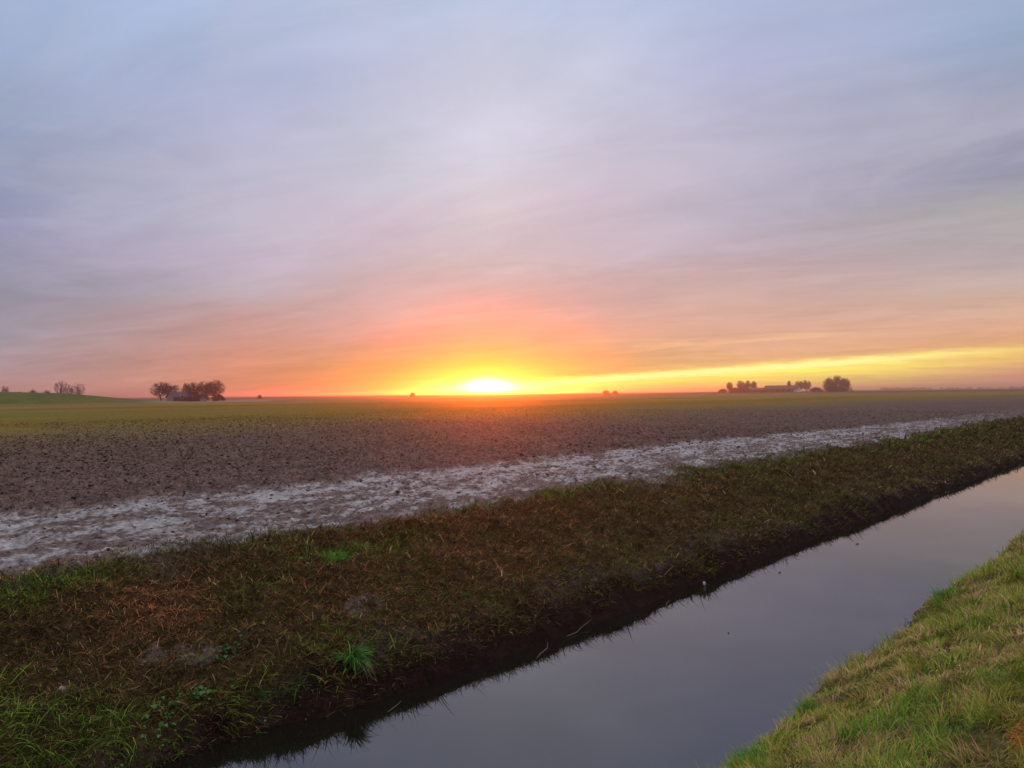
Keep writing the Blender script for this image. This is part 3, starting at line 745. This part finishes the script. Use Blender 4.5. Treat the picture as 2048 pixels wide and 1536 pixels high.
for i, (X, dep, h, w, lab) in enumerate([
    (1446, 650, 3.4, 7, 'low shrub at the far left end of the right farm hedge'),
    (1470, 650, 4.4, 11, 'low spreading shrub under the small lone tree of the right farm'),
    (1488, 648, 4.2, 9, 'bushy shrub left of the low barn of the right farm'),
    (1632, 648, 4.0, 11, 'low shrub between the right farmhouse and the domed grove'),
    (1674, 646, 4.8, 18, 'wide undergrowth shrub beneath the domed grove')]):
    bare_tree('shrub', far_pt(T(X), dep), h, w, lab, 'shrub', 'shrubs round the right farm', seed=140 + i, twig_r=.11, stems=4)
for i, (X, dep, h, w, lab) in enumerate([
    (825, 430, 2.6, 2.9, 'small dark bush on the skyline left of the setting sun'),
    (519, 440, 2.1, 2.6, 'tiny bush on the skyline right of the left farm'),
    (1212, 520, 2.9, 5.6, 'low bush on the skyline right of the setting sun'),
    (1230, 530, 2.6, 4.0, 'smaller bush touching the low bush right of the setting sun')]):
    bare_tree('bush', far_pt(T(X), dep), h, w, lab, 'bush', 'bushes on the skyline', seed=160 + i, twig_r=.06, stems=3)

# ---------------------------------------------------------------- farm buildings
def box(x0, x1, y0, y1, z0, z1):
    V = [(x0, y0, z0), (x1, y0, z0), (x1, y1, z0), (x0, y1, z0), (x0, y0, z1), (x1, y0, z1), (x1, y1, z1), (x0, y1, z1)]
    F = [(0, 3, 2, 1), (4, 5, 6, 7), (0, 1, 5, 4), (1, 2, 6, 5), (2, 3, 7, 6), (3, 0, 4, 7)]
    return V, F
def barn(name, loc, rz, L_, W_, eave, ridge, wall_m, roof_m, label, windows=(), doors=(), chimneys=(), gable_m=None, cat='building'):
    e = empty(name, loc, rz); tag(e, label, cat)
    x0, x1, y0, y1 = -L_ / 2, L_ / 2, -W_ / 2, W_ / 2
    V = [(x0, y0, -.3), (x1, y0, -.3), (x1, y1, -.3), (x0, y1, -.3), (x0, y0, eave), (x1, y0, eave), (x1, y1, eave), (x0, y1, eave)]
    poly_obj('wall', V, [(0, 1, 5, 4), (2, 3, 7, 6), (0, 3, 2, 1), (4, 5, 6, 7)], wall_m, e)
    for xs, fl in ((x0, 0), (x1, 1)):
        G = [(xs, y0, -.3), (xs, y1, -.3), (xs, y1, eave), (xs, 0, ridge), (xs, y0, eave)]
        s = .25 if xs < 0 else -.25
        G += [(a + s, b, c) for a, b, c in G]
        poly_obj('gable_wall', G, [(0, 1, 2, 3, 4), (9, 8, 7, 6, 5)] + [(i, i + 5, (i + 1) % 5 + 5, (i + 1) % 5) for i in range(5)], gable_m or wall_m, e)
    o, th = .35, .12; sl = (ridge - eave) / (W_ / 2)
    Rv = []
    for xs in (x0 - o, x1 + o):
        Rv += [(xs, y0 - o, eave - o * sl + .03), (xs, 0, ridge + .03), (xs, y1 + o, eave - o * sl + .03), (xs, y1 + o, eave - o * sl + .03 + th), (xs, 0, ridge + .03 + th), (xs, y0 - o, eave - o * sl + .03 + th)]
    Fr = [(0, 1, 4, 5), (1, 2, 3, 4), (6, 11, 10, 7), (7, 10, 9, 8)] + [(0, 5, 11, 6), (5, 4, 10, 11), (4, 3, 9, 10), (3, 2, 8, 9), (2, 1, 7, 8), (1, 0, 6, 7)]
    r = poly_obj('roof', Rv, Fr, roof_m, e)
    for cx in chimneys:
        V, F = box(cx - .45, cx + .45, -.4, .4, ridge - .6, ridge + 1.5); poly_obj('chimney', V, F, M_brick, r)
    for wx in windows:
        V, F = box(wx - .6, wx + .6, y0 - .04, y0 + .05, 1.0, 2.1); w = poly_obj('window', V, F, M_white, e)
        V, F = box(wx - .5, wx + .5, y0 - .06, y0 - .045, 1.1, 2.0); poly_obj('pane', V, F, M_glass, w)
    for dx, dw, dh in doors:
        V, F = box(dx - dw / 2, dx + dw / 2, y0 - .05, y0 + .04, -.1, dh); poly_obj('door', V, F, M_wood, e)
    return e
# the camera looks along azimuth 42.8 deg; a building square to it has rz = -47.2 deg
barn('barn', far_pt(T(366), 256), R(-47.2 + 50), 9.0, 4.6, 1.5, 3.0, M_brick, M_roof, 'small barn with a pale gable end and dark slate roof at the left farm', windows=(-1.5,), doors=((1.5, 1.6, 1.45),), gable_m=M_wall)
barn('shed', far_pt(T(406), 247), R(-47.2 - 60), 2.6, 1.9, 1.0, 1.5, M_wall, M_roof, 'tiny pale shed beneath the tall dense tree of the left farm', doors=((0, .8, .95),))
barn('farmhouse', far_pt(T(1560), 652), R(-47.2 - 4), 24, 9, 3.0, 5.7, M_brick, M_roof2, 'long low farmhouse with a tiled roof at the far right farm', windows=(-9, -5.5, -1, 3, 8), doors=((5.5, 1.2, 2.1),), chimneys=(7.4,))
barn('barn', far_pt(T(1513), 655), R(-47.2 + 2), 20, 8, 2.2, 3.9, M_brick, M_roof2, 'long low barn beside the farmhouse, under the row of bare trees', doors=((0, 3, 2.1), (6, 3, 2.1)))
barn('shed', far_pt(T(1595), 640), R(-47.2 - 82), 6, 3.8, 2.7, 4.2, M_white, M_roof, 'white-gabled shed in front of the right end of the far farmhouse', windows=(0,), gable_m=M_white)

# ---------------------------------------------------------------- distant woods on the right, 2 km off
def woods():
    V, F, C = [], [], []; k = 0
    for i in range(520):
        X = rng.uniform(1760, 2400); dep = rng.uniform(2300, 3000)
        cl = float(fbm(np.array([X * .02]), np.array([1.0]), 3, .5, 90)[0])
        if cl < .42 and rng.random() < .8: continue
        p = far_pt(T(X), dep, 1.0); s = rng.uniform(2.6, 5.2) * (.6 + cl)
        vv = IV * rng.uniform(.7, 1.3, (len(IV), 1)) * [s * 1.5, s * 1.5, s * .9] + [p[0], p[1], 1 + s * .55]
        V.append(vv); F.append(IF + k); k += len(IV)
    V = np.concatenate(V); o = mesh_obj('distant_woodland', V, np.concatenate(F), M_twig); tag(o, 'hazy line of distant woodland on the skyline at the far right', 'woodland', kind='stuff')
woods()

# ---------------------------------------------------------------- evening haze
HV, HF = box(-60, 4400, -60, 4400, -2.0, 14.6)
hm = bpy.data.materials.new('evening_haze'); hm.use_nodes = True; ht = hm.node_tree; ht.nodes.clear()
pv = ht.nodes.new('ShaderNodeVolumePrincipled'); pv.inputs['Density'].default_value = .0005
pv.inputs['Color'].default_value = (.93, .90, .90, 1); pv.inputs['Anisotropy'].default_value = .90
ho = ht.nodes.new('ShaderNodeOutputMaterial'); ht.links.new(pv.outputs[0], ho.inputs['Volume'])
hz = poly_obj('haze', HV, HF, hm); tag(hz, 'thin pinkish evening haze over the plain', 'haze', kind='stuff')
